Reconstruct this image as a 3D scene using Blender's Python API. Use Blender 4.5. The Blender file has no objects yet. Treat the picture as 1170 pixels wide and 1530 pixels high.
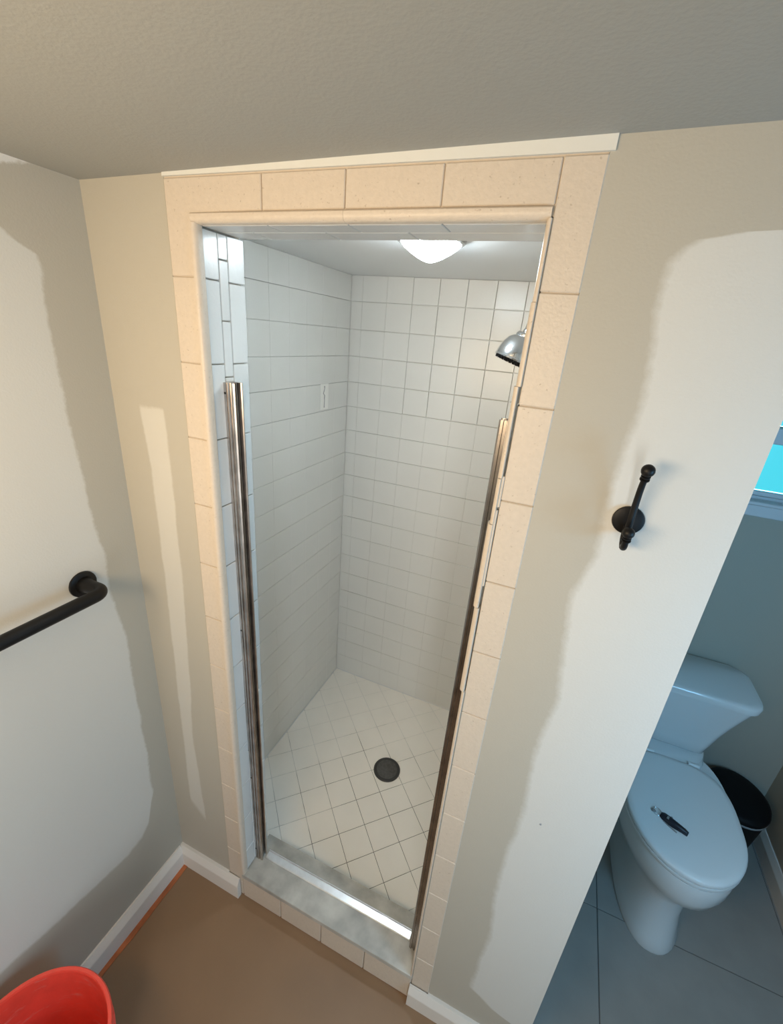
import bpy, bmesh, math, random
from mathutils import Vector, Matrix
random.seed(7)
SC = bpy.context.scene
COL = SC.collection
PI = math.pi

# ------------------------------------------------------------------ camera
cam_d = bpy.data.cameras.new('camera')
cam = bpy.data.objects.new('camera', cam_d); COL.objects.link(cam); SC.camera = cam
cam_d.sensor_fit = 'AUTO'; cam_d.sensor_width = 36.0
cam_d.lens = 36.0 * 649.9 / 1530.0
cam_d.clip_start = 0.02
rgt = Vector((0.919753, 0.384377, 0.079425)); dwn = Vector((0.212493, -0.317503, -0.924142)); fwd = Vector((-0.330001, 0.866860, -0.373702))
M = Matrix.Identity(4)
for i in range(3):
    M[i][0] = rgt[i]; M[i][1] = -dwn[i]; M[i][2] = -fwd[i]
M[0][3], M[1][3], M[2][3] = 0.7408, -0.6901, 1.8259
cam.matrix_world = M

# ------------------------------------------------------------------ world, exposure, room light
SC.view_settings.view_transform = 'Standard'; SC.view_settings.look = 'None'
SC.view_settings.gamma = 1.0; SC.view_settings.use_curve_mapping = False
SC.view_settings.exposure = 0.12
W = bpy.data.worlds.new('world'); SC.world = W; W.use_nodes = True
W.node_tree.nodes['Background'].inputs[0].default_value = (0.10, 0.72, 0.85, 1)
W.node_tree.nodes['Background'].inputs[1].default_value = 1.0

def area(name, loc, target, sx, sy, power, col):
    l = bpy.data.lights.new(name, 'AREA'); l.shape = 'RECTANGLE'; l.size = sx; l.size_y = sy
    l.energy = power; l.color = col
    o = bpy.data.objects.new(name, l); COL.objects.link(o); o.location = loc
    o.rotation_euler = (Vector(target) - Vector(loc)).to_track_quat('-Z', 'Y').to_euler()
    return o
area('vanity_light', (0.22, -0.92, 1.70), (0.34, 0, 1.52), 0.6, 0.26, 8.6, (1.0, 0.75, 0.47))
area('hall_daylight', (1.22, -1.95, 1.0), (-0.75, -0.5, 0.75), 0.3, 1.5, 13, (0.88, 0.95, 1.0))
area('side_window_daylight', (1.81, -0.42, 1.42), (1.15, 0.45, 0.9), 0.45, 0.6, 15.0, (0.28, 0.66, 1.05))
area('alcove_skylight', (1.43, 1.68, 2.72), (1.40, 0.68, 0.44), 1.0, 0.5, 600, (0.22, 0.60, 1.0))

# ------------------------------------------------------------------ materials
def mat(name, col=(.8, .8, .8), rough=.5, metal=0.0, spec=.5, noise=0.0, nscale=40, bump=0.0, bscale=200, bdist=.002, emit=None, coat=0):
    m = bpy.data.materials.new(name); m.use_nodes = True
    nt = m.node_tree; b = nt.nodes['Principled BSDF']
    b.inputs['Base Color'].default_value = (*col, 1); b.inputs['Roughness'].default_value = rough
    b.inputs['Metallic'].default_value = metal; b.inputs['Specular IOR Level'].default_value = spec
    b.inputs['Coat Weight'].default_value = coat
    if emit:
        b.inputs['Emission Color'].default_value = (*emit[0], 1); b.inputs['Emission Strength'].default_value = emit[1]
    g = nt.nodes.new('ShaderNodeNewGeometry')
    if noise:
        n = nt.nodes.new('ShaderNodeTexNoise'); n.inputs['Scale'].default_value = nscale; n.inputs['Detail'].default_value = 5
        nt.links.new(g.outputs['Position'], n.inputs['Vector'])
        r = nt.nodes.new('ShaderNodeValToRGB')
        r.color_ramp.elements[0].position = .3; r.color_ramp.elements[1].position = .7
        r.color_ramp.elements[0].color = (*[c * (1 - noise) for c in col], 1)
        r.color_ramp.elements[1].color = (*[min(1, c * (1 + noise)) for c in col], 1)
        nt.links.new(n.outputs['Fac'], r.inputs['Fac']); nt.links.new(r.outputs['Color'], b.inputs['Base Color'])
    if bump:
        n = nt.nodes.new('ShaderNodeTexNoise'); n.inputs['Scale'].default_value = bscale; n.inputs['Detail'].default_value = 3
        nt.links.new(g.outputs['Position'], n.inputs['Vector'])
        bp = nt.nodes.new('ShaderNodeBump'); bp.inputs['Strength'].default_value = bump; bp.inputs['Distance'].default_value = bdist
        nt.links.new(n.outputs['Fac'], bp.inputs['Height']); nt.links.new(bp.outputs['Normal'], b.inputs['Normal'])
    return m

BEIGE = (0.475, 0.445, 0.375); PATCH = (0.65, 0.64, 0.595); SPACKLE = (0.60, 0.58, 0.52)

class Nodes:
    """small helper to chain math nodes"""
    def __init__(s, nt): s.nt = nt
    def m(s, op, a, b=None, c=None, clamp=False):
        n = s.nt.nodes.new('ShaderNodeMath'); n.operation = op; n.use_clamp = clamp
        for i, v in enumerate((a, b, c)):
            if v is None: continue
            if isinstance(v, (int, float)): n.inputs[i].default_value = v
            else: s.nt.links.new(v, n.inputs[i])
        return n.outputs[0]
    def curve(s, x, pts, lo, hi, vlo=-1.0, vhi=1.5):
        """piecewise-linear lookup of v(x): x in lo..hi, v in vlo..vhi"""
        r = s.nt.nodes.new('ShaderNodeValToRGB'); e = r.color_ramp.elements
        pts = sorted(pts)
        while len(e) < len(pts): e.new(.5)
        for i, (p, v) in enumerate(pts):
            e[i].position = (p - lo) / (hi - lo)
        for i, (p, v) in enumerate(pts):
            q = (v - vlo) / (vhi - vlo); e[i].color = (q, q, q, 1)
        t = s.m('DIVIDE', s.m('SUBTRACT', x, lo), hi - lo, clamp=True)
        s.nt.links.new(t, r.inputs['Fac'])
        return s.m('ADD', s.m('MULTIPLY', r.outputs['Color'], vhi - vlo), vlo)
    def soft(s, d, w):
        """0..1 step of the signed distance d over width w"""
        return s.m('ADD', s.m('DIVIDE', d, w), .5, clamp=True)

def painted(name, masks):
    """wall paint: BEIGE with lighter rolled areas; masks = list of (function(nodes, x, y, z, wobble) -> 0..1 socket, colour)"""
    m = mat(name, BEIGE, rough=.62, spec=.35, bump=.25, bscale=260, bdist=.0012)
    nt = m.node_tree; b = nt.nodes['Principled BSDF']; N = Nodes(nt)
    g = nt.nodes.new('ShaderNodeNewGeometry'); s = nt.nodes.new('ShaderNodeSeparateXYZ')
    nt.links.new(g.outputs['Position'], s.inputs[0])
    w = nt.nodes.new('ShaderNodeTexNoise'); w.inputs['Scale'].default_value = 70; w.inputs['Detail'].default_value = 6
    w.inputs['Roughness'].default_value = .7
    nt.links.new(g.outputs['Position'], w.inputs['Vector'])
    wob = N.m('MULTIPLY', N.m('SUBTRACT', w.outputs['Fac'], .5), .014)
    w2 = nt.nodes.new('ShaderNodeTexNoise'); w2.inputs['Scale'].default_value = 9; w2.inputs['Detail'].default_value = 1
    nt.links.new(g.outputs['Position'], w2.inputs['Vector'])
    wob = N.m('ADD', wob, N.m('MULTIPLY', N.m('SUBTRACT', w2.outputs['Fac'], .5), .02))
    cur = None
    for fn, col in masks:
        mx = nt.nodes.new('ShaderNodeMix'); mx.data_type = 'RGBA'
        nt.links.new(fn(N, s.outputs[0], s.outputs[1], s.outputs[2], wob), mx.inputs[0])
        if cur is None: mx.inputs[6].default_value = (*BEIGE, 1)
        else: nt.links.new(cur, mx.inputs[6])
        mx.inputs[7].default_value = (*col, 1); cur = mx.outputs[2]
    if cur is not None: nt.links.new(cur, b.inputs['Base Color'])
    return m

def left_mask(N, x, y, z, wob):
    yb = N.curve(z, [(0, -.05), (.45, -.072), (.733, -.071), (1.017, -.068), (1.192, -.085), (1.358, -.089), (1.5, -.101), (1.571, -.103), (1.709, -.105),
                     (1.832, -.106), (1.892, -.1), (1.916, -.106), (1.921, -.125), (1.937, -.147), (1.95, -.16), (1.97, -.3), (2.0, -.6)], 0, 2.1)
    zb = N.curve(y, [(-1, .38), (-.502, .365), (-.356, .33), (-.184, .296), (-.13, .31), (-.103, .336), (-.08, .42), (0, .6)], -1, 0)
    a = N.soft(N.m('ADD', N.m('SUBTRACT', yb, y), wob), .007)
    c = N.soft(N.m('ADD', N.m('SUBTRACT', z, zb), wob), .012)
    return N.m('MULTIPLY', a, c)
def left_top_mask(N, x, y, z, wob):
    d = N.m('SUBTRACT', N.m('ADD', z, N.m('MULTIPLY', y, -.35)), 2.082)
    return N.soft(N.m('ADD', d, wob), .006)
def right_mask(N, x, y, z, wob):
    xb = N.curve(z, [(0, 1.2), (.155, 1.0), (.178, .896), (.224, .822), (.473, .828), (.732, .818), (.961, .826), (1.073, .818), (1.233, .828), (1.362, .812), (1.455, .807),
                     (1.534, .824), (1.635, .824), (1.734, .825), (1.805, .822), (1.908, .81), (1.938, .813), (1.958, .828), (1.967, .859), (1.972, .93), (1.985, 1.2)], 0, 2.1)
    return N.soft(N.m('ADD', N.m('SUBTRACT', x, xb), wob), .014)
def stripe_mask(N, x, y, z, wob):
    xl = N.curve(z, [(.25, -.15), (.355, -.143), (.907, -.133), (1.233, -.125), (1.5, -.123), (1.628, -.133), (1.7, -.135)], 0, 2.1)
    xr = N.curve(z, [(.25, -.082), (.262, -.082), (.666, -.098), (.9, -.08), (1.232, -.065), (1.479, -.061), (1.65, -.064), (1.7, -.064)], 0, 2.1)
    w = N.m('MULTIPLY', wob, .5)
    a = N.soft(N.m('ADD', N.m('SUBTRACT', x, xl), w), .006); c = N.soft(N.m('ADD', N.m('SUBTRACT', xr, x), w), .006)
    d = N.soft(N.m('ADD', N.m('SUBTRACT', N.m('ADD', 1.640, N.m('MULTIPLY', x, -.0)), z), wob), .008)
    e = N.soft(N.m('ADD', N.m('SUBTRACT', z, N.m('SUBTRACT', .20, N.m('MULTIPLY', x, 1.1))), wob), .03)
    return N.m('MULTIPLY', N.m('MULTIPLY', a, c), N.m('MULTIPLY', d, e))

M_left = painted('rolled_wall_paint', [(left_mask, PATCH), (left_top_mask, (.74, .73, .70))])
M_front = painted('patched_wall_paint', [(right_mask, PATCH), (stripe_mask, SPACKLE)])
M_wall = painted('plain_wall_paint', [])
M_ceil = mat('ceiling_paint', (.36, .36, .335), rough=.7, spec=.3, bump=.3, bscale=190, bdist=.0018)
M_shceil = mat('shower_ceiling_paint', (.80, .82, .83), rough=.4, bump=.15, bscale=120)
M_filler = mat('white_filler', (.72, .72, .67), rough=.6, bump=.2, bscale=90)
M_almond = mat('almond_tile_paint', (.64, .555, .455), rough=.42, noise=.03, nscale=130, bump=.35, bscale=240, bdist=.0015)
M_almgrout = mat('almond_grout', (.57, .49, .395), rough=.7)
M_shtile = mat('white_shower_tile', (.74, .745, .72), rough=.27, noise=.015, nscale=6, bump=.22, bscale=150, bdist=.0012)
M_lintel = mat('shaded_lintel_tile', (.52, .52, .51), rough=.2, bump=.12, bscale=150, bdist=.001)  # same white tile, with the shade of the underside put into its colour
M_shgrout = mat('white_shower_grout', (.73, .735, .71), rough=.5)
M_floortile = mat('white_floor_tile', (.88, .85, .785), rough=.3, noise=.02, nscale=9, bump=.06, bscale=150, bdist=.001)
M_marble = mat('grey_veined_marble', (.46, .45, .41), rough=.34, noise=.3, nscale=13)
M_chrome = mat('polished_chrome', (.74, .76, .78), rough=.16, metal=1.0)
M_alu = mat('worn_aluminium', (.55, .50, .46), rough=.28, metal=1.0, noise=.2, nscale=30)
M_aludark = mat('tarnished_aluminium', (.36, .33, .31), rough=.24, metal=1.0, noise=.2, nscale=30)
M_alubright = mat('bright_aluminium', (.80, .82, .85), rough=.3, metal=1.0, noise=.06, nscale=40)
M_dark = mat('dark_hole', (.012, .011, .01), rough=.8)
M_crack = mat('dark_substrate', (.028, .015, .01), rough=.9)
M_black = mat('matte_black_metal', (.006, .006, .0065), rough=.45, spec=.28)
M_base = mat('white_gloss_trim', (.76, .72, .66), rough=.4, bump=.08, bscale=60)
M_brown = mat('brown_floor_paint', (.265, .160, .088), rough=.42, noise=.07, nscale=5, bump=.05, bscale=60)
M_orange = mat('orange_old_floor_paint', (.42, .13, .045), rough=.5, noise=.25, nscale=25)
M_gtile = mat('grey_floor_tile', (.33, .315, .29), rough=.3, noise=.05, nscale=12)
M_ggrout = mat('grey_floor_grout', (.13, .125, .12), rough=.8)
M_porc = mat('white_porcelain', (.74, .76, .76), rough=.16, coat=.3)
M_seat = mat('white_seat_plastic', (.78, .80, .80), rough=.3)
M_blackpl = mat('black_plastic', (.004, .004, .005), rough=.6, spec=.2)
M_greypl = mat('grey_plastic', (.30, .31, .32), rough=.45)
M_red = mat('red_plastic', (.90, .085, .055), rough=.33, noise=.12, nscale=14, bump=.3, bscale=35, bdist=.003)
M_drain = mat('dark_rubber', (.035, .035, .034), rough=.5)
M_drain2 = mat('scuffed_rubber', (.075, .074, .070), rough=.5, noise=.25, nscale=90)
M_vinyl = mat('white_window_vinyl', (.70, .72, .74), rough=.35)
M_lamp = mat('lamp_diffuser', (.9, .92, .95), rough=.4, emit=((.82, .94, 1.0), 60.0))
M_nickel = mat('brushed_nickel', (.42, .42, .43), rough=.3, metal=1.0)
M_plaster = mat('bare_plaster', (.80, .80, .77), rough=.8, bump=.5, bscale=90, bdist=.003)
M_fob = mat('navy_black_leather', (.010, .010, .018), rough=.45)
M_lcd = mat('grey_display', (.30, .32, .31), rough=.3)

# grout of the shower floor: dark around the drain, painted over towards the walls
M_flgrout = mat('floor_grout', (.3, .3, .28), rough=.7)
def _fg():
    nt = M_flgrout.node_tree; b = nt.nodes['Principled BSDF']
    g = nt.nodes.new('ShaderNodeNewGeometry'); n = nt.nodes.new('ShaderNodeTexNoise')
    n.inputs['Scale'].default_value = 9; n.inputs['Detail'].default_value = 4
    nt.links.new(g.outputs['Position'], n.inputs['Vector'])
    N = Nodes(nt); v = nt.nodes.new('ShaderNodeVectorMath'); v.operation = 'DISTANCE'
    nt.links.new(g.outputs['Position'], v.inputs[0]); v.inputs[1].default_value = (.34, .42, .05)
    t = N.m('ADD', N.m('SUBTRACT', v.outputs['Value'], .29), N.m('MULTIPLY', N.m('SUBTRACT', n.outputs['Fac'], .5), .9))
    t = N.m('ADD', N.m('DIVIDE', t, .22), .5, clamp=True)
    mx = nt.nodes.new('ShaderNodeMix'); mx.data_type = 'RGBA'; nt.links.new(t, mx.inputs[0])
    mx.inputs[6].default_value = (.07, .065, .05, 1); mx.inputs[7].default_value = (.66, .655, .62, 1)
    nt.links.new(mx.outputs[2], b.inputs['Base Color'])
_fg()
def _bucket():
    nt = M_red.node_tree; b = nt.nodes['Principled BSDF']; N = Nodes(nt)
    g = nt.nodes.new('ShaderNodeNewGeometry'); mp = nt.nodes.new('ShaderNodeMapping'); mp.inputs['Scale'].default_value = (9, 9, 34)
    n = nt.nodes.new('ShaderNodeTexNoise'); n.inputs['Scale'].default_value = 1.6; n.inputs['Detail'].default_value = 7; n.inputs['Roughness'].default_value = .7
    nt.links.new(g.outputs['Position'], mp.inputs[0]); nt.links.new(mp.outputs[0], n.inputs['Vector'])
    t = N.m('MULTIPLY', N.m('SUBTRACT', n.outputs['Fac'], .57), 7.0, clamp=True)
    mx = nt.nodes.new('ShaderNodeMix'); mx.data_type = 'RGBA'; nt.links.new(N.m('MULTIPLY', t, .6), mx.inputs[0])
    src = b.inputs['Base Color'].links[0].from_socket
    nt.links.new(src, mx.inputs[6]); mx.inputs[7].default_value = (.80, .42, .36, 1)
    nt.links.new(mx.outputs[2], b.inputs['Base Color'])
_bucket()
def _specks():
    nt = M_almond.node_tree; b = nt.nodes['Principled BSDF']; N = Nodes(nt)
    g = nt.nodes.new('ShaderNodeNewGeometry'); n = nt.nodes.new('ShaderNodeTexNoise'); n.inputs['Scale'].default_value = 210; n.inputs['Detail'].default_value = 1
    nt.links.new(g.outputs['Position'], n.inputs['Vector'])
    t = N.m('MULTIPLY', N.m('SUBTRACT', n.outputs['Fac'], .70), 9.0, clamp=True)
    mx = nt.nodes.new('ShaderNodeMix'); mx.data_type = 'RGBA'; nt.links.new(N.m('MULTIPLY', t, .6), mx.inputs[0])
    nt.links.new(b.inputs['Base Color'].links[0].from_socket, mx.inputs[6]); mx.inputs[7].default_value = (.36, .28, .2, 1)
    nt.links.new(mx.outputs[2], b.inputs['Base Color'])
_specks()
# clear window glass
M_glass = bpy.data.materials.new('window_glass'); M_glass.use_nodes = True
def _gl():
    nt = M_glass.node_tree; nt.nodes.remove(nt.nodes['Principled BSDF'])
    t = nt.nodes.new('ShaderNodeBsdfTransparent'); t.inputs[0].default_value = (.86, .98, 1, 1)
    g = nt.nodes.new('ShaderNodeBsdfGlossy'); g.inputs['Roughness'].default_value = .02
    f = nt.nodes.new('ShaderNodeFresnel'); f.inputs[0].default_value = 1.45
    m = nt.nodes.new('ShaderNodeMixShader')
    nt.links.new(f.outputs[0], m.inputs[0]); nt.links.new(t.outputs[0], m.inputs[1]); nt.links.new(g.outputs[0], m.inputs[2])
    nt.links.new(m.outputs[0], nt.nodes['Material Output'].inputs[0])
_gl()

# ------------------------------------------------------------------ mesh helpers
def finish(name, bm, m, parent=None, smooth=False):
    me = bpy.data.meshes.new(name)
    bmesh.ops.recalc_face_normals(bm, faces=bm.faces[:])
    bm.to_mesh(me); bm.free()
    if smooth:
        for p in me.polygons: p.use_smooth = True
        if smooth is not True: me.set_sharp_from_angle(angle=math.radians(smooth))
    me.materials.append(m)
    o = bpy.data.objects.new(name, me); COL.objects.link(o)
    if parent is not None: o.parent = parent
    return o
def box(bm, x0, x1, y0, y1, z0, z1, bev=0, seg=1):
    vs = [bm.verts.new(p) for p in ((x0, y0, z0), (x1, y0, z0), (x1, y1, z0), (x0, y1, z0), (x0, y0, z1), (x1, y0, z1), (x1, y1, z1), (x0, y1, z1))]
    fs = [bm.faces.new([vs[i] for i in f]) for f in ((3, 2, 1, 0), (4, 5, 6, 7), (0, 1, 5, 4), (1, 2, 6, 5), (2, 3, 7, 6), (3, 0, 4, 7))]
    if bev:
        es = list({e for f in fs for e in f.edges})
        bmesh.ops.bevel(bm, geom=es, offset=bev, segments=seg, profile=.5, affect='EDGES')
def boxes(name, m, lst, parent=None, bev=0, seg=1, smooth=False):
    bm = bmesh.new()
    for b in lst: box(bm, *b, bev=bev, seg=seg)
    return finish(name, bm, m, parent, smooth)
def prism(bm, poly, axis, a, b, bev=0):
    """extrude a 2-D polygon along axis (0,1,2) from a to b"""
    def P(p, t):
        return {0: (t, p[0], p[1]), 1: (p[0], t, p[1]), 2: (p[0], p[1], t)}[axis]
    lo = [bm.verts.new(P(p, a)) for p in poly]; hi = [bm.verts.new(P(p, b)) for p in poly]
    n = len(poly)
    fs = [bm.faces.new(lo[::-1]), bm.faces.new(hi)]
    for i in range(n): fs.append(bm.faces.new((lo[i], lo[(i + 1) % n], hi[(i + 1) % n], hi[i])))
    if bev:
        bmesh.ops.bevel(bm, geom=list(fs[1].edges), offset=bev, segments=1, profile=.5, affect='EDGES')
def loft(bm, rings, cap0=True, cap1=True):
    R = [[bm.verts.new(p) for p in r] for r in rings]
    n = len(R[0])
    for a, b in zip(R, R[1:]):
        for i in range(n): bm.faces.new((a[i], a[(i + 1) % n], b[(i + 1) % n], b[i]))
    if cap0: bm.faces.new(R[0][::-1])
    if cap1: bm.faces.new(R[-1])
def lathe(bm, prof, c=(0, 0, 0), axis=(0, 0, 1), n=32, cap0=True, cap1=True):
    """profile = [(radius, height)] turned about axis through c"""
    q = Vector((0, 0, 1)).rotation_difference(Vector(axis)); c = Vector(c)
    rings = [[c + q @ Vector((r * math.cos(2 * PI * i / n), r * math.sin(2 * PI * i / n), h)) for i in range(n)] for r, h in prof]
    loft(bm, rings, cap0, cap1)
def tube(bm, pts, rad, n=14):
    pts = [Vector(p) for p in pts]
    if not isinstance(rad, (list, tuple)): rad = [rad] * len(pts)
    t = [(pts[min(i + 1, len(pts) - 1)] - pts[max(i - 1, 0)]).normalized() for i in range(len(pts))]
    u = t[0].orthogonal().normalized(); rings = []
    for i, p in enumerate(pts):
        if i: u = t[i - 1].rotation_difference(t[i]) @ u
        v = t[i].cross(u).normalized()
        rings.append([p + (u * math.cos(2 * PI * k / n) + v * math.sin(2 * PI * k / n)) * rad[i] for k in range(n)])
    loft(bm, rings)
def smoothpath(pts, k=8):
    """Catmull-Rom through pts"""
    P = [Vector(p) for p in pts]; P = [2 * P[0] - P[1]] + P + [2 * P[-1] - P[-2]]; out = []
    for i in range(1, len(P) - 2):
        for j in range(k):
            s = j / k
            out.append(.5 * ((2 * P[i]) + (P[i + 1] - P[i - 1]) * s + (2 * P[i - 1] - 5 * P[i] + 4 * P[i + 1] - P[i + 2]) * s * s + (3 * P[i] - P[i - 1] - 3 * P[i + 1] + P[i + 2]) * s ** 3))
    return out + [P[-2]]
def ball(bm, c, r, sq=(1, 1, 1)):
    bmesh.ops.create_uvsphere(bm, u_segments=20, v_segments=12, radius=r, matrix=Matrix.Translation(c) @ Matrix.Diagonal((*sq, 1)))
def struct(o): o['kind'] = 'structure'; return o
def thing(name, label, cat, loc=(0, 0, 0)):
    o = bpy.data.objects.new(name, None); COL.objects.link(o); o.location = loc
    o.empty_display_size = .05; o['label'] = label; o['category'] = cat
    return o
def tag(o, label, cat): o['label'] = label; o['category'] = cat; return o
_cache = {}
def tile(sx, sy, sz, bev, m, loc, parent, name='tile'):
    """bevelled block of full size sx, sy, sz centred at loc; equal blocks share one mesh"""
    key = (round(sx, 4), round(sy, 4), round(sz, 4), bev, m.name, name)
    if key not in _cache:
        bm = bmesh.new(); box(bm, -sx / 2, sx / 2, -sy / 2, sy / 2, -sz / 2, sz / 2, bev)
        o = finish(name, bm, m, parent); _cache[key] = o.data
    else:
        o = bpy.data.objects.new(name, _cache[key]); COL.objects.link(o); o.parent = parent
    o.location = loc
    return o
def tile_box(x0, x1, y0, y1, z0, z1, m, parent, bev=.0015, name='tile'):
    return tile(x1 - x0, y1 - y0, z1 - z0, bev, m, ((x0 + x1) / 2, (y0 + y1) / 2, (z0 + z1) / 2), parent, name)

# ------------------------------------------------------------------ large structure
H = 2.16
def cz(x): return 2.057 + .0148 * x            # the ceiling runs a little out of level
bm = bmesh.new()
prism(bm, [(-.36, cz(-.36)), (1.96, cz(1.96)), (1.96, 2.3), (-.36, 2.3)], 1, -2.5, .06)
prism(bm, [(.93, cz(.93)), (1.96, cz(1.96)), (1.96, 2.3), (.93, 2.3)], 1, .06, 1.25)
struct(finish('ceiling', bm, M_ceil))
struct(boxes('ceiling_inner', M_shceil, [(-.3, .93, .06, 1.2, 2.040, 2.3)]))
struct(boxes('wall_left', M_left, [(-.36, -.214, -2.5, 0.0, -.1, H)]))
struct(boxes('wall_front', M_front, [(-.36, 0.0, 0, .12, -.1, H), (.718, .985, 0, .12, -.1, H)]))
bm = bmesh.new(); lathe(bm, [(.0035, .0), (.0028, .0004)], (.865, .0002, .921), (.2, -1, 0), 7)
finish('nail_hole', bm, M_greypl, bpy.data.objects['wall_front'])
struct(boxes('wall_centre', M_wall, [(.906, .985, .12, 1.12, -.1, H)]))
struct(boxes('wall_right', M_wall, [(1.835, 1.96, -2.5, 1.25, -.1, H)]))
struct(boxes('wall_back', M_wall, [(-.36, 1.96, -2.5, -2.4, -.1, H)]))
struct(boxes('wall_light_block', M_wall, [(1.15, 1.835, -.85, -.75, -.1, H)]))  # unseen wall, added to keep room light out of the toilet alcove
WX0, WX1, WZ0, WZ1 = 1.16, 1.70, 1.40, 1.98        # window opening over the toilet
struct(boxes('wall_rear', M_wall, [(.906, WX0, 1.12, 1.25, -.1, H), (WX1, 1.96, 1.12, 1.25, -.1, H), (WX0, WX1, 1.12, 1.25, -.1, WZ0), (WX0, WX1, 1.12, 1.25, WZ1, H)]))
struct(boxes('floor', M_brown, [(-.36, .985, -2.5, .02, -.1, 0)]))

# shower shell with its tiles
TW = .1053
wb = struct(boxes('wall_inner_back', M_shgrout, [(-.3, .906, 1.0664, 1.2, -.1, 2.1)]))
wl = struct(boxes('wall_inner_left', M_shgrout, [(-.3, -.1866, .12, 1.0664, -.1, 2.1)]))
wr = struct(boxes('wall_inner_right', M_shgrout, [(.9045, .9065, .12, 1.0664, 0, 2.04)]))
wf = struct(boxes('wall_inner_front', M_shtile, [(-.186, .0, .1205, .126, .0, 2.04), (.718, .904, .1205, .126, .0, 2.04)]))
def cuts(lo, hi, phase, pitch):
    k = math.ceil((lo + .004 - phase) / pitch); c = [lo]
    while phase + k * pitch < hi - .004: c.append(phase + k * pitch); k += 1
    return c + [hi]
zc = cuts(.05, 2.04, 1.945, TW)
G, GV = .0006, .0001
for x0, x1 in zip(cuts(-.18, .90, .192, .107)[:-1], cuts(-.18, .90, .192, .107)[1:]):
    for z0, z1 in zip(zc, zc[1:]):
        e = .0009 if z0 > 1.5 and x0 > .08 else 0
        tile_box(x0 + GV + e, x1 - GV - e, 1.06, 1.0665, z0 + G + e, z1 - G - e, M_shtile, wb, .0007)
yc = cuts(.126, 1.06, .524, TW)
for y0, y1 in zip(yc, yc[1:]):
    for z0, z1 in zip(zc, zc[1:]):
        tile_box(-.1868, -.18, y0 + GV, y1 - GV, z0 + G, z1 - G, M_shtile, wl, .0007)
        tile_box(.90, .9049, y0 + GV, y1 - GV, z0 + G, z1 - G, M_shtile, wr, .0007)

# shower floor: square tiles laid on the diagonal
fl = struct(boxes('floor_inner', M_flgrout, [(-.3, .906, .13, 1.2, -.1, .0488)]))
def clip(poly, x0, x1, y0, y1):
    for ax, v, s in ((0, x0, 1), (0, x1, -1), (1, y0, 1), (1, y1, -1)):
        out = []
        for i, p in enumerate(poly):
            q = poly[(i + 1) % len(poly)]; dp, dq = s * (p[ax] - v), s * (q[ax] - v)
            if dp >= 0: out.append(p)
            if dp * dq < 0:
                t = dp / (dp - dq); out.append((p[0] + (q[0] - p[0]) * t, p[1] + (q[1] - p[1]) * t))
        poly = out
        if not poly: break
    return poly
r2 = math.sqrt(.5); FT = .1037; g = .0008
for i in range(-5, 14):
    for j in range(-13, 12):
        u0 = .3905 + FT * i; v0 = -.011 + FT * j
        P = [(r2 * (u + v), r2 * (u - v)) for u, v in ((u0 + g, v0 + g), (u0 + FT - g, v0 + g), (u0 + FT - g, v0 + FT - g), (u0 + g, v0 + FT - g))]
        P = clip(P, -.18, .90, .132, 1.06)
        if len(P) < 3: continue
        a = abs(sum(P[k][0] * P[(k + 1) % len(P)][1] - P[(k + 1) % len(P)][0] * P[k][1] for k in range(len(P)))) / 2
        if a < 1e-4: continue
        cx = sum(p[0] for p in P) / len(P); cy = sum(p[1] for p in P) / len(P)
        bm = bmesh.new(); prism(bm, [(p[0] - cx, p[1] - cy) for p in P], 2, -.004, 0, .0008)
        finish('tile', bm, M_floortile, fl).location = (cx, cy, .05 + random.uniform(-.0002, .0002))

boxes('caulk', M_porc, [(-.18, .90, 1.0555, 1.06, .049, .0545), (-.18, -.1755, .15, 1.0555, .049, .0545)], fl, bev=.002)

# grey tiled floor of the toilet side
fs = struct(boxes('floor_side', M_ggrout, [(.985, 1.96, -2.5, 1.25, -.1, -.003)]))
xs = cuts(.985, 1.835, 1.203, .61); ys = cuts(-2.4, 1.12, .487, .61)
for x0, x1 in zip(xs, xs[1:]):
    for y0, y1 in zip(ys, ys[1:]):
        tile_box(x0 + .0015, x1 - .0015, y0 + .0015, y1 - .0015, -.008, 0, M_gtile, fs, .001)

# ------------------------------------------------------------------ tiled surround of the shower opening
T6 = .1524
ZT = 2.05
def column(parent, x0, x1, z1=ZT):
    while z1 > .02:
        z0 = max(z1 - T6, .0)
        tile_box(x0, x1, -.0015, .006, z0 + .0007, z1 - .0007, M_almond, parent, .0014)
        z1 = z0
t1 = struct(boxes('trim_1', M_almgrout, [(0.0, .0575, .0015, .119, 0, 2.06)]))
column(t1, .0005, .0545, ZT - T6)
# the corner is one painted-over piece running round from the column into the top row
bm = bmesh.new(); prism(bm, [(.0005, ZT - T6 + .0007), (.0545, ZT - T6 + .0007), (.0545, 1.9985), (.2076, 1.9985), (.2076, ZT - .0012), (.0005, ZT - .0012)], 1, .006, -.0015, .0014)
finish('tile', bm, M_almond, t1)
t2 = struct(boxes('trim_2', M_almgrout, [(.668, .7175, .0015, .119, 0, 2.06)]))
boxes('backing', M_crack, [(.6655, .6679, .010, .119, .12, 1.98)], t2)
column(t2, .6665, .7184)
t3 = struct(boxes('trim_3', M_almgrout, [(.0575, .668, .0015, .119, 1.986, 2.06)]))
for a, b in ((.2083, .3607), (.3607, .5131), (.5131, .6662)):
    tile_box(a + .0006, b - .0006, -.0015, .006, 1.9985, ZT - .0012, M_almond, t3, .0014)
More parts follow.
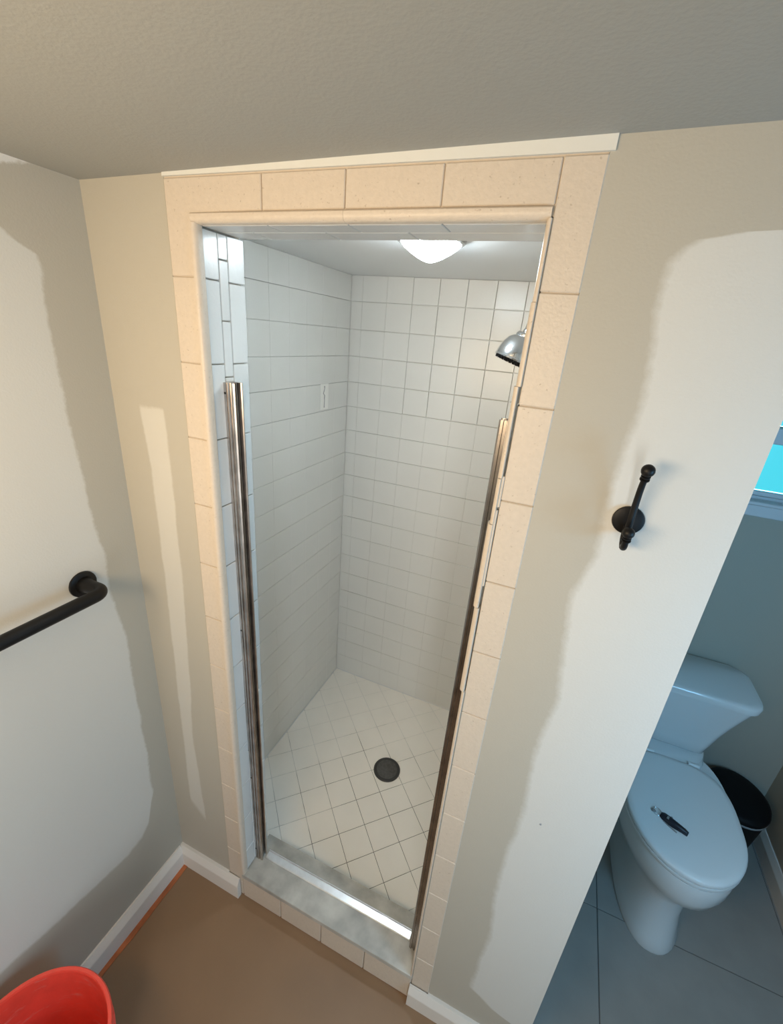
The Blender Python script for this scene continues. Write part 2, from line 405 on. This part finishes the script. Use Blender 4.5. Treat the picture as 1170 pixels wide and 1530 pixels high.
# white filler between the top row and the ceiling
bm = bmesh.new(); prism(bm, [(.0, 2.0515), (.724, 2.0515), (.724, 2.09), (0, 2.09)], 1, -.0035, .055)
struct(finish('trim_5', bm, M_filler))
bm = bmesh.new(); box(bm, .0, .72, .05, .119, 2.061, 2.16); struct(finish('lintel_slab', bm, M_wall))

def bead(parent, x0, x1, z0, z1, dirx, dirz, m=M_almond, y0=-.006, y1=.012):
    """rounded edging strip: rounds over toward the opening (dirx: +1 opens to +x, dirz: -1 opens downward)"""
    bm = bmesh.new(); n = 6
    if dirx:
        a, b = (x0, x1) if dirx > 0 else (x1, x0); w = b - a
        poly = [(a, y1), (b, y1)] + [(b - w * .62 * (1 - math.cos(PI / 2 * k / n)), y1 - (y1 - y0) * (.45 + .55 * math.sin(PI / 2 * k / n))) for k in range(n + 1)] + [(a + w * .12, y0), (a, y0 + .002)]
        prism(bm, poly, 2, z0, z1)
    else:
        w = z1 - z0
        poly = [(y1, z1), (y1, z0)] + [(y1 - (y1 - y0) * (.45 + .55 * math.sin(PI / 2 * k / n)), z0 + w * .62 * (1 - math.cos(PI / 2 * k / n))) for k in range(n + 1)] + [(y0, z1 - w * .12), (y0 + .002, z1)]
        prism(bm, poly, 0, x0, x1)
    return finish('bead', bm, m, parent, 40)
# opening edges: jambs lean by a centimetre
for z0, z1 in ((.122, .66), (.6605, 1.27), (1.2705, 1.983)):
    bead(t1, .0555, .0675, z0, z1, 1, 0)
for a, b in ((.058, .3603), (.3607, .664)):
    bead(t3, a, b, 1.981, 1.9965, 0, 1)
# the other edging is broken into lengths with open joints beside it
for z0, z1, x0, x1 in ((1.885, 1.983, .659, .6662), (1.772, 1.8845, .6575, .6662), (1.63, 1.7715, .6550, .6632), (1.55, 1.629, .6550, .6625),
                       (1.385, 1.549, .6520, .6625), (1.19, 1.384, .6545, .6645), (.63, 1.189, .6590, .6662), (.122, .629, .6590, .6662)):
    bead(t2, x0, x1, z0, z1, -1, 0)
tile_box(.6618, .6667, -.003, .004, 1.58, 1.6335, M_almond, t2, .001, 'caulk')
tile_box(.661, .6655, -.004, .004, 1.43, 1.575, M_almond, t2, .001, 'caulk')
# jamb tiles, white on the shower side
def jamb(parent, xa, xb, y0, y1, cutsz):
    for z0, z1 in zip(cutsz, cutsz[1:]):
        tile_box(xa, xb, y0 + .0006, y1 - .0006, z0 + .0011, z1 - .0011, M_shtile, parent, .0013)
zj = [.124] + [ZT - T6 * k for k in range(12, 0, -1)] + [1.979]
zs = [.124] + [1.935 - .108 * k for k in range(16, -1, -1)] + [1.979]
for y0, y1, c in ((.0125, .0505, zj), (.0505, .0755, zs), (.0755, .1225, zj)):
    jamb(t1, .0572, .0655, y0, y1, c)
    jamb(t2, .6625, .6685, y0, y1, c)
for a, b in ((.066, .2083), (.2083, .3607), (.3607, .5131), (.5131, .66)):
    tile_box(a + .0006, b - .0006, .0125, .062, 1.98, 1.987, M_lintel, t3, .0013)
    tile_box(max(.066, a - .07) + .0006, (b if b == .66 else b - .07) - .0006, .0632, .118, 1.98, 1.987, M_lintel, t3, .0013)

# threshold: marble slab over painted tiles
t4 = struct(boxes('trim_4', M_almgrout, [(.056, .668, .006, .132, 0, .106)]))
for k in range(4):
    a = .0565 + T6 * k; b = min(a + T6, .6675)
    tile_box(a + .0008, b - .0008, -.003, .007, .001, .104, M_almond, t4, .0022)
bm = bmesh.new(); prism(bm, [(-.006, .105), (-.006, .1205), (-.0045, .122), (.099, .122), (.141, .1125), (.143, .110), (.143, .098), (.134, .098), (.128, .105)], 0, .0575, .6665)
finish('marble_slab', bm, M_marble, t4)
tile_box(.0572, .6668, .132, .1375, .045, .105, M_marble, t4, .0012, 'inner_face')

# baseboards
def basepoly(d): d *= 1.25; return [(0, 0), (d, 0), (d, .062), (d * .93, .066), (d * .30, .088), (0, .088)]
bm = bmesh.new(); prism(bm, [(-.214 + a, b) for a, b in basepoly(.014)], 1, -2.4, -.0135)
struct(finish('baseboard_left', bm, M_base))
bm = bmesh.new(); prism(bm, [(-.0042 - a, b) for a, b in basepoly(.0125)], 0, -.214, .0465)
box(bm, -.214, -.0005, -.0045, -.0001, 0, .088)
struct(finish('baseboard_front', bm, M_base))
bm = bmesh.new(); prism(bm, [(-.0042 - a, b * .93) for a, b in basepoly(.0125)], 0, .664, .985)
box(bm, .719, .985, -.0045, -.0001, 0, .081)
struct(finish('baseboard_front_right', bm, M_base))
bm = bmesh.new(); prism(bm, [(1.835 - a, b) for a, b in basepoly(.013)], 1, -2.4, 1.12)
struct(finish('baseboard_right', bm, M_base))
bm = bmesh.new(); prism(bm, [(1.1199 - a, b) for a, b in basepoly(.013)], 0, .985, 1.822)
struct(finish('baseboard_rear', bm, M_base))
# strip of the old floor left bare along the wall
bm = bmesh.new(); rr = random.Random(3)
ptsa = [(-.2, -.0185)]; n = 14
edge = [(-.180 + rr.uniform(-.003, .003) - (.003 if i > 9 else 0), -.019 - i * .055) for i in range(n)]
prism(bm, [(-.2, -.019)] + edge + [(-.2, edge[-1][1])], 2, -.001, .0025)
struct(finish('floor_strip', bm, M_orange))

# window over the toilet
w1 = struct(boxes('window_1', M_vinyl, [(WX0, WX0 + .03, 1.135, 1.215, WZ0, WZ1), (WX1 - .03, WX1, 1.135, 1.215, WZ0, WZ1), (WX0 + .03, WX1 - .03, 1.135, 1.215, WZ1 - .03, WZ1), (WX0 + .03, WX1 - .03, 1.135, 1.215, WZ0, WZ0 + .012)], bev=.002))
X0, X1 = WX0 + .03, WX1 - .03
boxes('sash', M_vinyl, [(X0, X0 + .025, 1.14, 1.17, 1.412, 1.645), (X1 - .025, X1, 1.14, 1.17, 1.412, 1.645), (X0 + .025, X1 - .025, 1.14, 1.17, 1.412, 1.428), (X0 + .025, X1 - .025, 1.14, 1.17, 1.592, 1.645)], w1, bev=.002)
boxes('sash', M_vinyl, [(X0, X0 + .025, 1.175, 1.205, 1.60, WZ1 - .03), (X1 - .025, X1, 1.175, 1.205, 1.60, WZ1 - .03), (X0 + .025, X1 - .025, 1.175, 1.205, 1.60, 1.648), (X0 + .025, X1 - .025, 1.175, 1.205, WZ1 - .05, WZ1 - .03)], w1, bev=.002)
boxes('pane', M_glass, [(X0 + .022, X1 - .022, 1.153, 1.157, 1.426, 1.594)], w1)
boxes('pane', M_glass, [(X0 + .022, X1 - .022, 1.188, 1.192, 1.646, WZ1 - .048)], w1)
boxes('window_sill', M_vinyl, [(WX0 - .05, WX1 + .05, 1.09, 1.14, 1.388, 1.402)], w1, bev=.003)
boxes('apron', M_vinyl, [(WX0 - .04, WX1 + .04, 1.106, 1.1195, 1.345, 1.387)], w1, bev=.003)
boxes('casing', M_vinyl, [(WX0 - .05, WX0, 1.106, 1.1195, 1.403, 2.03), (WX1, WX1 + .05, 1.106, 1.1195, 1.403, 2.03), (WX0, WX1, 1.106, 1.1195, WZ1, 2.03)], w1, bev=.003)

# ------------------------------------------------------------------ shower door rails
def rail(label, x0, s, ya, z0, z1, m, holes):
    """ribbed aluminium wall channel; s = +1 opens to +x"""
    o = thing('door_rail', label, 'rail', (x0, ya, z0)); o['group'] = 'shower door rails'
    L = z1 - z0
    prof = [(0, 0), (.0065, -.001), (.0072, .002), (.0092, .002), (.010, -.001), (.0142, -.001), (.0152, .0026), (.0192, .0026), (.0202, -.0006), (.0245, -.0006), (.0275, .0015), (.0275, .0035), (.020, .005), (.012, .006), (.009, .009), (.009, .0125), (.016, .0135), (.022, .015), (.022, .0165),
            (.010, .0185), (.008, .021), (.010, .0235), (.025, .026), (.0275, .0275), (.0275, .030), (.022, .031), (0, .031)]
    bm = bmesh.new(); prism(bm, [(s * a, b * .86) for a, b in prof], 2, 0, L)
    finish('channel', bm, m, o)
    for dz in holes:
        bm = bmesh.new(); lathe(bm, [(.0026, -.0012), (.0026, .0006)], (s * .0035, -.0004, dz), (0, -1, 0), 12)
        finish('screw_hole', bm, M_dark, o)
    for dz in (.10, .55, 1.1):
        bm = bmesh.new(); lathe(bm, [(.0022, -.001), (.0022, .0015)], (s * .0105, .011, L - dz), (s, 0, 0), 10)
        finish('rivet', bm, M_dark, o)
    return o
ra = rail('worn metal shower door channel on the white jamb tiles, shadow side of opening', .0657, 1, .056, .1225, 1.71, M_alu, (1.566, .96, .40, .05))
ra.rotation_euler.x = .0085
ra['label'] = 'worn metal door channel fixed to the white tiled jamb nearer the towel bar'
rb = rail('x', .6622, -1, .052, .1225, 1.712, M_aludark, (1.575, .05, .70))
rb['label'] = 'dark metal door channel standing on the jamb below the shower head'
tr = thing('door_track', 'bright aluminium door track lying along the marble shower threshold', 'track', (.36, .08, .1222))
bm = bmesh.new(); prism(bm, [(-.0135, 0), (.0135, 0), (.0135, .004), (.0115, .010), (.009, .010), (.008, .0055), (-.0105, .0035), (-.0135, .0025)], 0, -.262, .270)
finish('channel', bm, M_alubright, tr)
for x in (-.28, .2765):
    bm = bmesh.new(); box(bm, x - .004, x + .004, -.012, .012, 0, .006, .001); finish('end_stop', bm, M_alu, tr)

# ------------------------------------------------------------------ ceiling lamp inside the shower
lamp = thing('ceiling_lamp', 'lit white dome lamp on the shower ceiling', 'lamp', (.366, .40, 2.040))
bm = bmesh.new(); lathe(bm, [(.080, 0), (.081, -.004), (.078, -.010), (.071, -.012)], n=40); finish('base_ring', bm, M_nickel, lamp, 40)
bm = bmesh.new(); lathe(bm, [(.0705, -.008), (.070, -.012), (.063, -.0195), (.049, -.0295), (.032, -.0395), (.018, -.046), (.008, -.0490), (.002, -.0495)], n=40)
finish('glass_dome', bm, M_lamp, lamp, True)

# ------------------------------------------------------------------ shower head on its arm
sh = thing('shower_head', 'chrome shower head hanging on a bent arm beside the tiled shower wall', 'shower head', (.58, .60, 1.82))
ax = Vector((-.30, -.12, -.94)).normalized()             # the way the face looks
def SH(p): return Vector(p)
bm = bmesh.new(); lathe(bm, [(.012, -.062), (.0225, -.060), (.0265, -.054), (.0255, -.050), (.031, -.047), (.040, -.039), (.047, -.025), (.0515, -.008), (.0530, .004), (.0530, .008)], (-.010, 0, -.018), ax, 40)
finish('bell', bm, M_chrome, sh, 40)
bm = bmesh.new(); lathe(bm, [(.0532, .0075), (.0545, .010), (.0535, .0130), (.050, .0140)], (-.010, 0, -.018), ax, 40); finish('rim', bm, M_chrome, sh, 40)
bm = bmesh.new(); lathe(bm, [(.0505, .012), (.0505, .0145), (.03, .0150)], (-.010, 0, -.018), ax, 40); finish('face', bm, M_blackpl, sh, 40)
q = Vector((0, 0, 1)).rotation_difference(ax)
bm = bmesh.new()
for ring, cnt in ((.048, 28), (.040, 24), (.032, 22), (.022, 14), (.012, 8)):
    for k in range(cnt):
        a = 2 * PI * k / cnt
        lathe(bm, [(.0024, .0135), (.0019, .0195)], Vector((-.010, 0, -.018)) + q @ Vector((ring * math.cos(a), ring * math.sin(a), 0)), ax, 6)
o = finish('nozzles', bm, M_blackpl, sh); o['kind'] = 'stuff'
bm = bmesh.new(); ball(bm, Vector((-.010, 0, -.018)) - ax * .066, .0125); finish('swivel_ball', bm, M_chrome, sh, True)
p0 = Vector((-.010, 0, -.018)) - ax * .064
bm = bmesh.new(); tube(bm, smoothpath([p0, p0 - ax * .03, (.075, .004, .090), (.14, .004, .118), (.23, .004, .125), (.3195, .004, .125)], 6), .0085, 14); finish('arm', bm, M_chrome, sh, True)
bm = bmesh.new(); lathe(bm, [(.010, .012), (.022, .008), (.029, .001), (.029, 0)], (.3195, .004, .125), (-1, 0, 0), 28); finish('flange', bm, M_chrome, sh, 40)

# ------------------------------------------------------------------ drain
dr = thing('drain_cover', 'round dark grey drain cover on the white diagonal shower tiles', 'drain', (.329, .609, .0505))
bm = bmesh.new(); lathe(bm, [(.0585, 0), (.0585, .002), (.056, .0045), (.047, .0045), (.045, .003), (.045, 0)], n=48, cap0=False, cap1=False); finish('outer_ring', bm, M_drain, dr, 40)
bm = bmesh.new(); lathe(bm, [(.0452, 0), (.0452, .0035), (.043, .0042), (.012, .0030), (.008, .0048), (.002, .0052)], n=48); finish('cap', bm, M_drain2, dr, 40)

# patched soap dish hole on the long shower wall
pt = thing('wall_patch', 'small rectangular plaster patch with a ragged scar on the shower side wall', 'patch', (-.1798, .862, 1.58))
bm = bmesh.new(); box(bm, 0, .0015, -.031, .031, -.05, .05, .0007); finish('plaster', bm, M_plaster, pt)
bm = bmesh.new(); rr = random.Random(5)
L = [(-.006 + rr.uniform(-.005, .005), -.042 + .084 * i / 9) for i in range(10)]
prism(bm, L + [(x + .003 + rr.uniform(0, .004), z) for x, z in reversed(L)], 0, .0014, .0024)
finish('scar', bm, M_greypl, pt)

# ------------------------------------------------------------------ towel bar
tb = thing('towel_bar', 'matte black towel bar mounted on the wall above the red bucket', 'towel bar', (-.2139, -.146, 1.240))
bm = bmesh.new(); lathe(bm, [(.030, 0), (.031, .002), (.0305, .006), (.026, .0085)], axis=(1, 0, 0), n=36); finish('flange', bm, M_black, tb, 40)
arc = [(.054 + .022 * math.sin(a), -.022 + .022 * math.cos(a) - .0, .003) for a in [PI / 2 * k / 8 for k in range(9)]]
bm = bmesh.new(); tube(bm, [(.004, 0, 0), (.02, 0, .001), (.04, 0, .002)] + arc + [(.076, -.2, .004), (.076, -.45, .005), (.076, -.612, .005)] +
     [(.076 - .022 * (1 - math.cos(a)), -.612 - .022 * math.sin(a), .005) for a in [PI / 2 * k / 8 for k in range(1, 9)]] + [(.02, -.634, .005), (.004, -.634, .005)],
     [.021, .0165, .0145] + [.0142] * 9 + [.0138] * 3 + [.0142] * 8 + [.0165, .021], 18); finish('bar', bm, M_black, tb, True)
bm = bmesh.new(); lathe(bm, [(.030, 0), (.031, .002), (.0305, .006), (.026, .0085)], (0, -.634, .005), (1, 0, 0), 36); finish('flange', bm, M_black, tb, 40)

# ------------------------------------------------------------------ robe hook
hk = thing('robe_hook', 'black double robe hook with ball ends screwed to the painted wall', 'hook', (.853, -.0001, 1.602))
bm = bmesh.new(); lathe(bm, [(.0215, 0), (.022, .002), (.021, .0045), (.016, .0062), (.004, .0068)], axis=(0, -1, 0), n=32); finish('backplate', bm, M_black, hk, 40)
P = smoothpath([(.001, -.004, -.016), (.001, -.014, -.012), (.0, -.021, .003), (-.0005, -.024, .030), (-.001, -.030, .058), (-.001, -.0385, .078)], 6)
bm = bmesh.new(); tube(bm, P, [.0052 - .0012 * i / (len(P) - 1) for i in range(len(P))], 14)
d = Vector((0, -.4, .92)).normalized(); e = P[-1]
for t, r in ((-.006, .0064), (-.001, .0062)):
    lathe(bm, [(.0042, -.0018), (r, -.0008), (r, .0008), (.0042, .0018)], e + d * t, d, 18)
finish('upper_arm', bm, M_black, hk, 50)
bm = bmesh.new(); ball(bm, e + d * .0085, .0088); finish('ball', bm, M_black, hk, True)
P = smoothpath([(.001, -.006, -.008), (.0, -.014, -.024), (-.0005, -.026, -.033), (-.001, -.037, -.028), (-.0015, -.042, -.014)], 6)
bm = bmesh.new(); tube(bm, P, [.0060 - .0018 * i / (len(P) - 1) for i in range(len(P))], 14)
d = Vector((-.03, -.28, .95)).normalized(); e = P[-1]
for t, r in ((-.003, .0064), (.002, .0062)):
    lathe(bm, [(.0042, -.0018), (r, -.0008), (r, .0008), (.0042, .0018)], e + d * t, d, 18)
finish('lower_arm', bm, M_black, hk, 50)
bm = bmesh.new(); ball(bm, e + d * .010, .0082); finish('ball', bm, M_black, hk, True)

# ------------------------------------------------------------------ toilet
TX = 1.368
to = thing('toilet', 'white two-piece toilet with closed lid under the window', 'toilet', (TX, .42, 0))
OY = .42
def egg(cx, yf, yb, hw, z, n=48, pw=2.0, back=2.6, wid=.52):
    """egg outline from front yf to back yb, widest at share wid of its length"""
    ym = yf + (yb - yf) * wid; out = []
    for k in range(n):
        a = 2 * PI * k / n; c, s = math.cos(a), math.sin(a)
        p = pw if s < 0 else back
        x = math.copysign(abs(c) ** (2 / p), c); y = math.copysign(abs(s) ** (2 / p), s)
        out.append((cx + hw * x - TX, (ym + (y * (ym - yf) if s < 0 else y * (yb - ym))) - OY, z))
    return out
bm = bmesh.new()
loft(bm, [egg(TX, .430, 1.02, .112, .0, pw=2.4, back=4), egg(TX, .428, 1.02, .113, .012, pw=2.4, back=4), egg(TX, .445, 1.00, .104, .04, pw=2.4, back=4), egg(TX, .470, .98, .100, .12, pw=2.4, back=4),
          egg(TX, .474, .97, .106, .20, pw=2.3, back=3.6), egg(TX, .462, .96, .122, .245, back=3.2), egg(TX, .430, .955, .152, .277, back=3), egg(TX, .406, .955, .172, .305, back=3), egg(TX, .397, .955, .180, .34, back=3), egg(TX, .395, .955, .182, .385, back=3), egg(TX, .400, .955, .179, .408, back=3)])
finish('bowl', bm, M_porc, to, 60)
bm = bmesh.new(); loft(bm, [egg(TX, .402, .86, .176, .4095), egg(TX, .399, .86, .178, .414), egg(TX, .401, .86, .177, .421)]); finish('seat', bm, M_seat, to, 50)
def lidpoly(gr, z):
    out = egg(TX, .402 - gr, .845 + gr, .173 + gr, z, 64, 2.0, 3.4, .50)
    return out
bm = bmesh.new(); loft(bm, [lidpoly(-.004, .4225), lidpoly(0, .425), lidpoly(.001, .434), lidpoly(-.004, .4405), lidpoly(-.02, .4425), lidpoly(-.09, .4445)]); finish('lid', bm, M_seat, to, 50)
for s in (-1, 1):
    bm = bmesh.new(); tube(bm, [(s * .075 - .018, .852 - OY, .432), (s * .075 + .018, .852 - OY, .432)], .009, 14); finish('hinge', bm, M_seat, to, 50)
def rrect(cx, x0, x1, y0, y1, z, r, n=6):
    out = []
    for (px, py), a0 in (((x1 - r, y0 + r), -PI / 2), ((x1 - r, y1 - r), 0), ((x0 + r, y1 - r), PI / 2), ((x0 + r, y0 + r), PI)):
        for k in range(n + 1): out.append((px + r * math.cos(a0 + PI / 2 * k / n) - TX, py + r * math.sin(a0 + PI / 2 * k / n) - OY, z))
    return out
def tk(hw, yf, z, r=.03): return rrect(TX, TX - hw, TX + hw, yf, 1.098, z, r)
bm = bmesh.new(); loft(bm, [egg(TX, .80, 1.09, .13, .35, back=4), egg(TX, .80, 1.09, .135, .40, back=4), egg(TX, .83, 1.09, .13, .4285, back=4)]); finish('tank_deck', bm, M_porc, to, 50)
bm = bmesh.new(); loft(bm, [tk(.118, .925, .429), tk(.126, .918, .436), tk(.134, .913, .48), tk(.146, .906, .54), tk(.162, .897, .60), tk(.182, .888, .66), tk(.196, .882, .70), tk(.199, .881, .706)]); finish('tank', bm, M_porc, to, 50)
bm = bmesh.new(); loft(bm, [tk(.204, .874, .7065, .05), tk(.211, .866, .710, .055), tk(.213, .864, .730, .055), tk(.209, .868, .739, .055), tk(.195, .88, .7425, .05)]); finish('tank_lid', bm, M_porc, to, 50)
bm = bmesh.new(); lathe(bm, [(.012, 0), (.013, .004), (.010, .009)], (-.15, .893 - OY, .655), (0, -1, 0), 16); tube(bm, [(-.15, .882 - OY, .655), (-.14, .878 - OY, .650), (-.115, .878 - OY, .644)], [.006, .0055, .007], 10); finish('flush_lever', bm, M_chrome, to, 50)

# key fob lying on the lid
kf = thing('key_fob', 'black tapered key fob with metal ring lying on the toilet lid', 'key fob', (1.322, .555, .4447))
kd = Vector((.089, -.046)).normalized(); kn = Vector((-kd.y, kd.x))
def K(a, b, z=0): v = kd * a + kn * b; return (v.x, v.y, z)
out = [(-.034, -.007), (-.034, .006), (-.026, .0125), (-.010, .0135), (.012, .0095), (.036, .0075), (.0455, .0075), (.047, .006), (.047, -.005), (.0455, -.0065), (.030, -.0085), (.008, -.0135), (-.012, -.0145), (-.026, -.012)]
bm = bmesh.new(); prism(bm, [K(a, b)[:2] for a, b in out], 2, .0005, .011, .003); finish('body', bm, M_fob, kf, 50)
bm = bmesh.new(); prism(bm, [K(a, b)[:2] for a, b in ((-.016, -.006), (-.016, .0055), (-.0105, .0065), (-.0095, -.0055))], 2, .0108, .0116); finish('display', bm, M_lcd, kf)
bm = bmesh.new(); tube(bm, [Vector(K(-.045, .001, .003)) + Vector((*(kd * .013 * math.cos(t) + kn * .011 * math.sin(t)), .003 * math.sin(t))) for t in [2 * PI * k / 24 for k in range(25)]], .0011, 8); finish('ring', bm, M_chrome, kf, True)
bm = bmesh.new(); prism(bm, [K(-.054 + .008 * math.cos(t), -.003 + .007 * math.sin(t))[:2] for t in [2 * PI * k / 14 for k in range(14)]], 2, .0005, .002); finish('key_head', bm, M_nickel, kf)
bm = bmesh.new()
for b in (-.0165, -.0195):
    tube(bm, [K(-.02, b + .004, .001), K(.0, b, .001), K(.022, b - .002, .001)], .0009, 6)
finish('key_blade', bm, M_nickel, kf)
bm = bmesh.new(); lathe(bm, [(.003, 0), (.0035, .003), (.002, .005)], K(-.006, .0125, .006), (kn.x, kn.y, 0), 10); finish('button', bm, M_greypl, kf, 40)

# ------------------------------------------------------------------ waste bin beside the toilet
tc = thing('trash_can', 'black lidded waste bin in the corner beside the toilet', 'waste bin', (1.665, .965, 0))
def oval(rx, ry, z, n=40, w=0): return [(rx * (1 + w * math.sin(7 * k)) * math.cos(2 * PI * k / n), ry * (1 + w * math.cos(5 * k)) * math.sin(2 * PI * k / n), z) for k in range(n)]
bm = bmesh.new(); loft(bm, [oval(.085, .095, 0), oval(.088, .098, .01), oval(.105, .120, .265), oval(.101, .116, .265), oval(.084, .094, .02)]); finish('bin', bm, M_blackpl, tc, 50)
bm = bmesh.new(); loft(bm, [oval(.1058, .1208, .238), oval(.108, .123, .240), oval(.108, .123, .246), oval(.1058, .1208, .248)], False, False); finish('rim', bm, M_greypl, tc, 50)
bm = bmesh.new(); loft(bm, [oval(.1075, .1225, .2485), oval(.1085, .1235, .256), oval(.106, .121, .266), oval(.092, .106, .274), oval(.06, .07, .279), oval(.02, .023, .2805)], False, True); finish('lid', bm, M_blackpl, tc, 50)

# ------------------------------------------------------------------ red bucket
bk = thing('bucket', 'red plastic bucket with a smeared inside on the brown floor', 'bucket', (-.0172, -.567, 0.0005))
R0 = .157; HB = .36
bm = bmesh.new(); lathe(bm, [(.118, 0), (.121, .003), (.150, HB - .05), (.152, HB - .012), (.1525, HB - .002), (.149, HB - .002), (.147, HB - .05), (.116, .006)], n=64); finish('body', bm, M_red, bk, 50)
bm = bmesh.new(); lathe(bm, [(.1505, HB - .012), (.157, HB - .011), (.1585, HB - .004), (.156, HB), (.150, HB - .001), (.148, HB - .006)], n=64, cap0=False, cap1=False); finish('rim', bm, M_red, bk, 50)
bm = bmesh.new(); lathe(bm, [(.1505, HB - .062), (.157, HB - .060), (.157, HB - .052), (.1515, HB - .050)], n=64, cap0=False, cap1=False); finish('rib', bm, M_red, bk, 50)
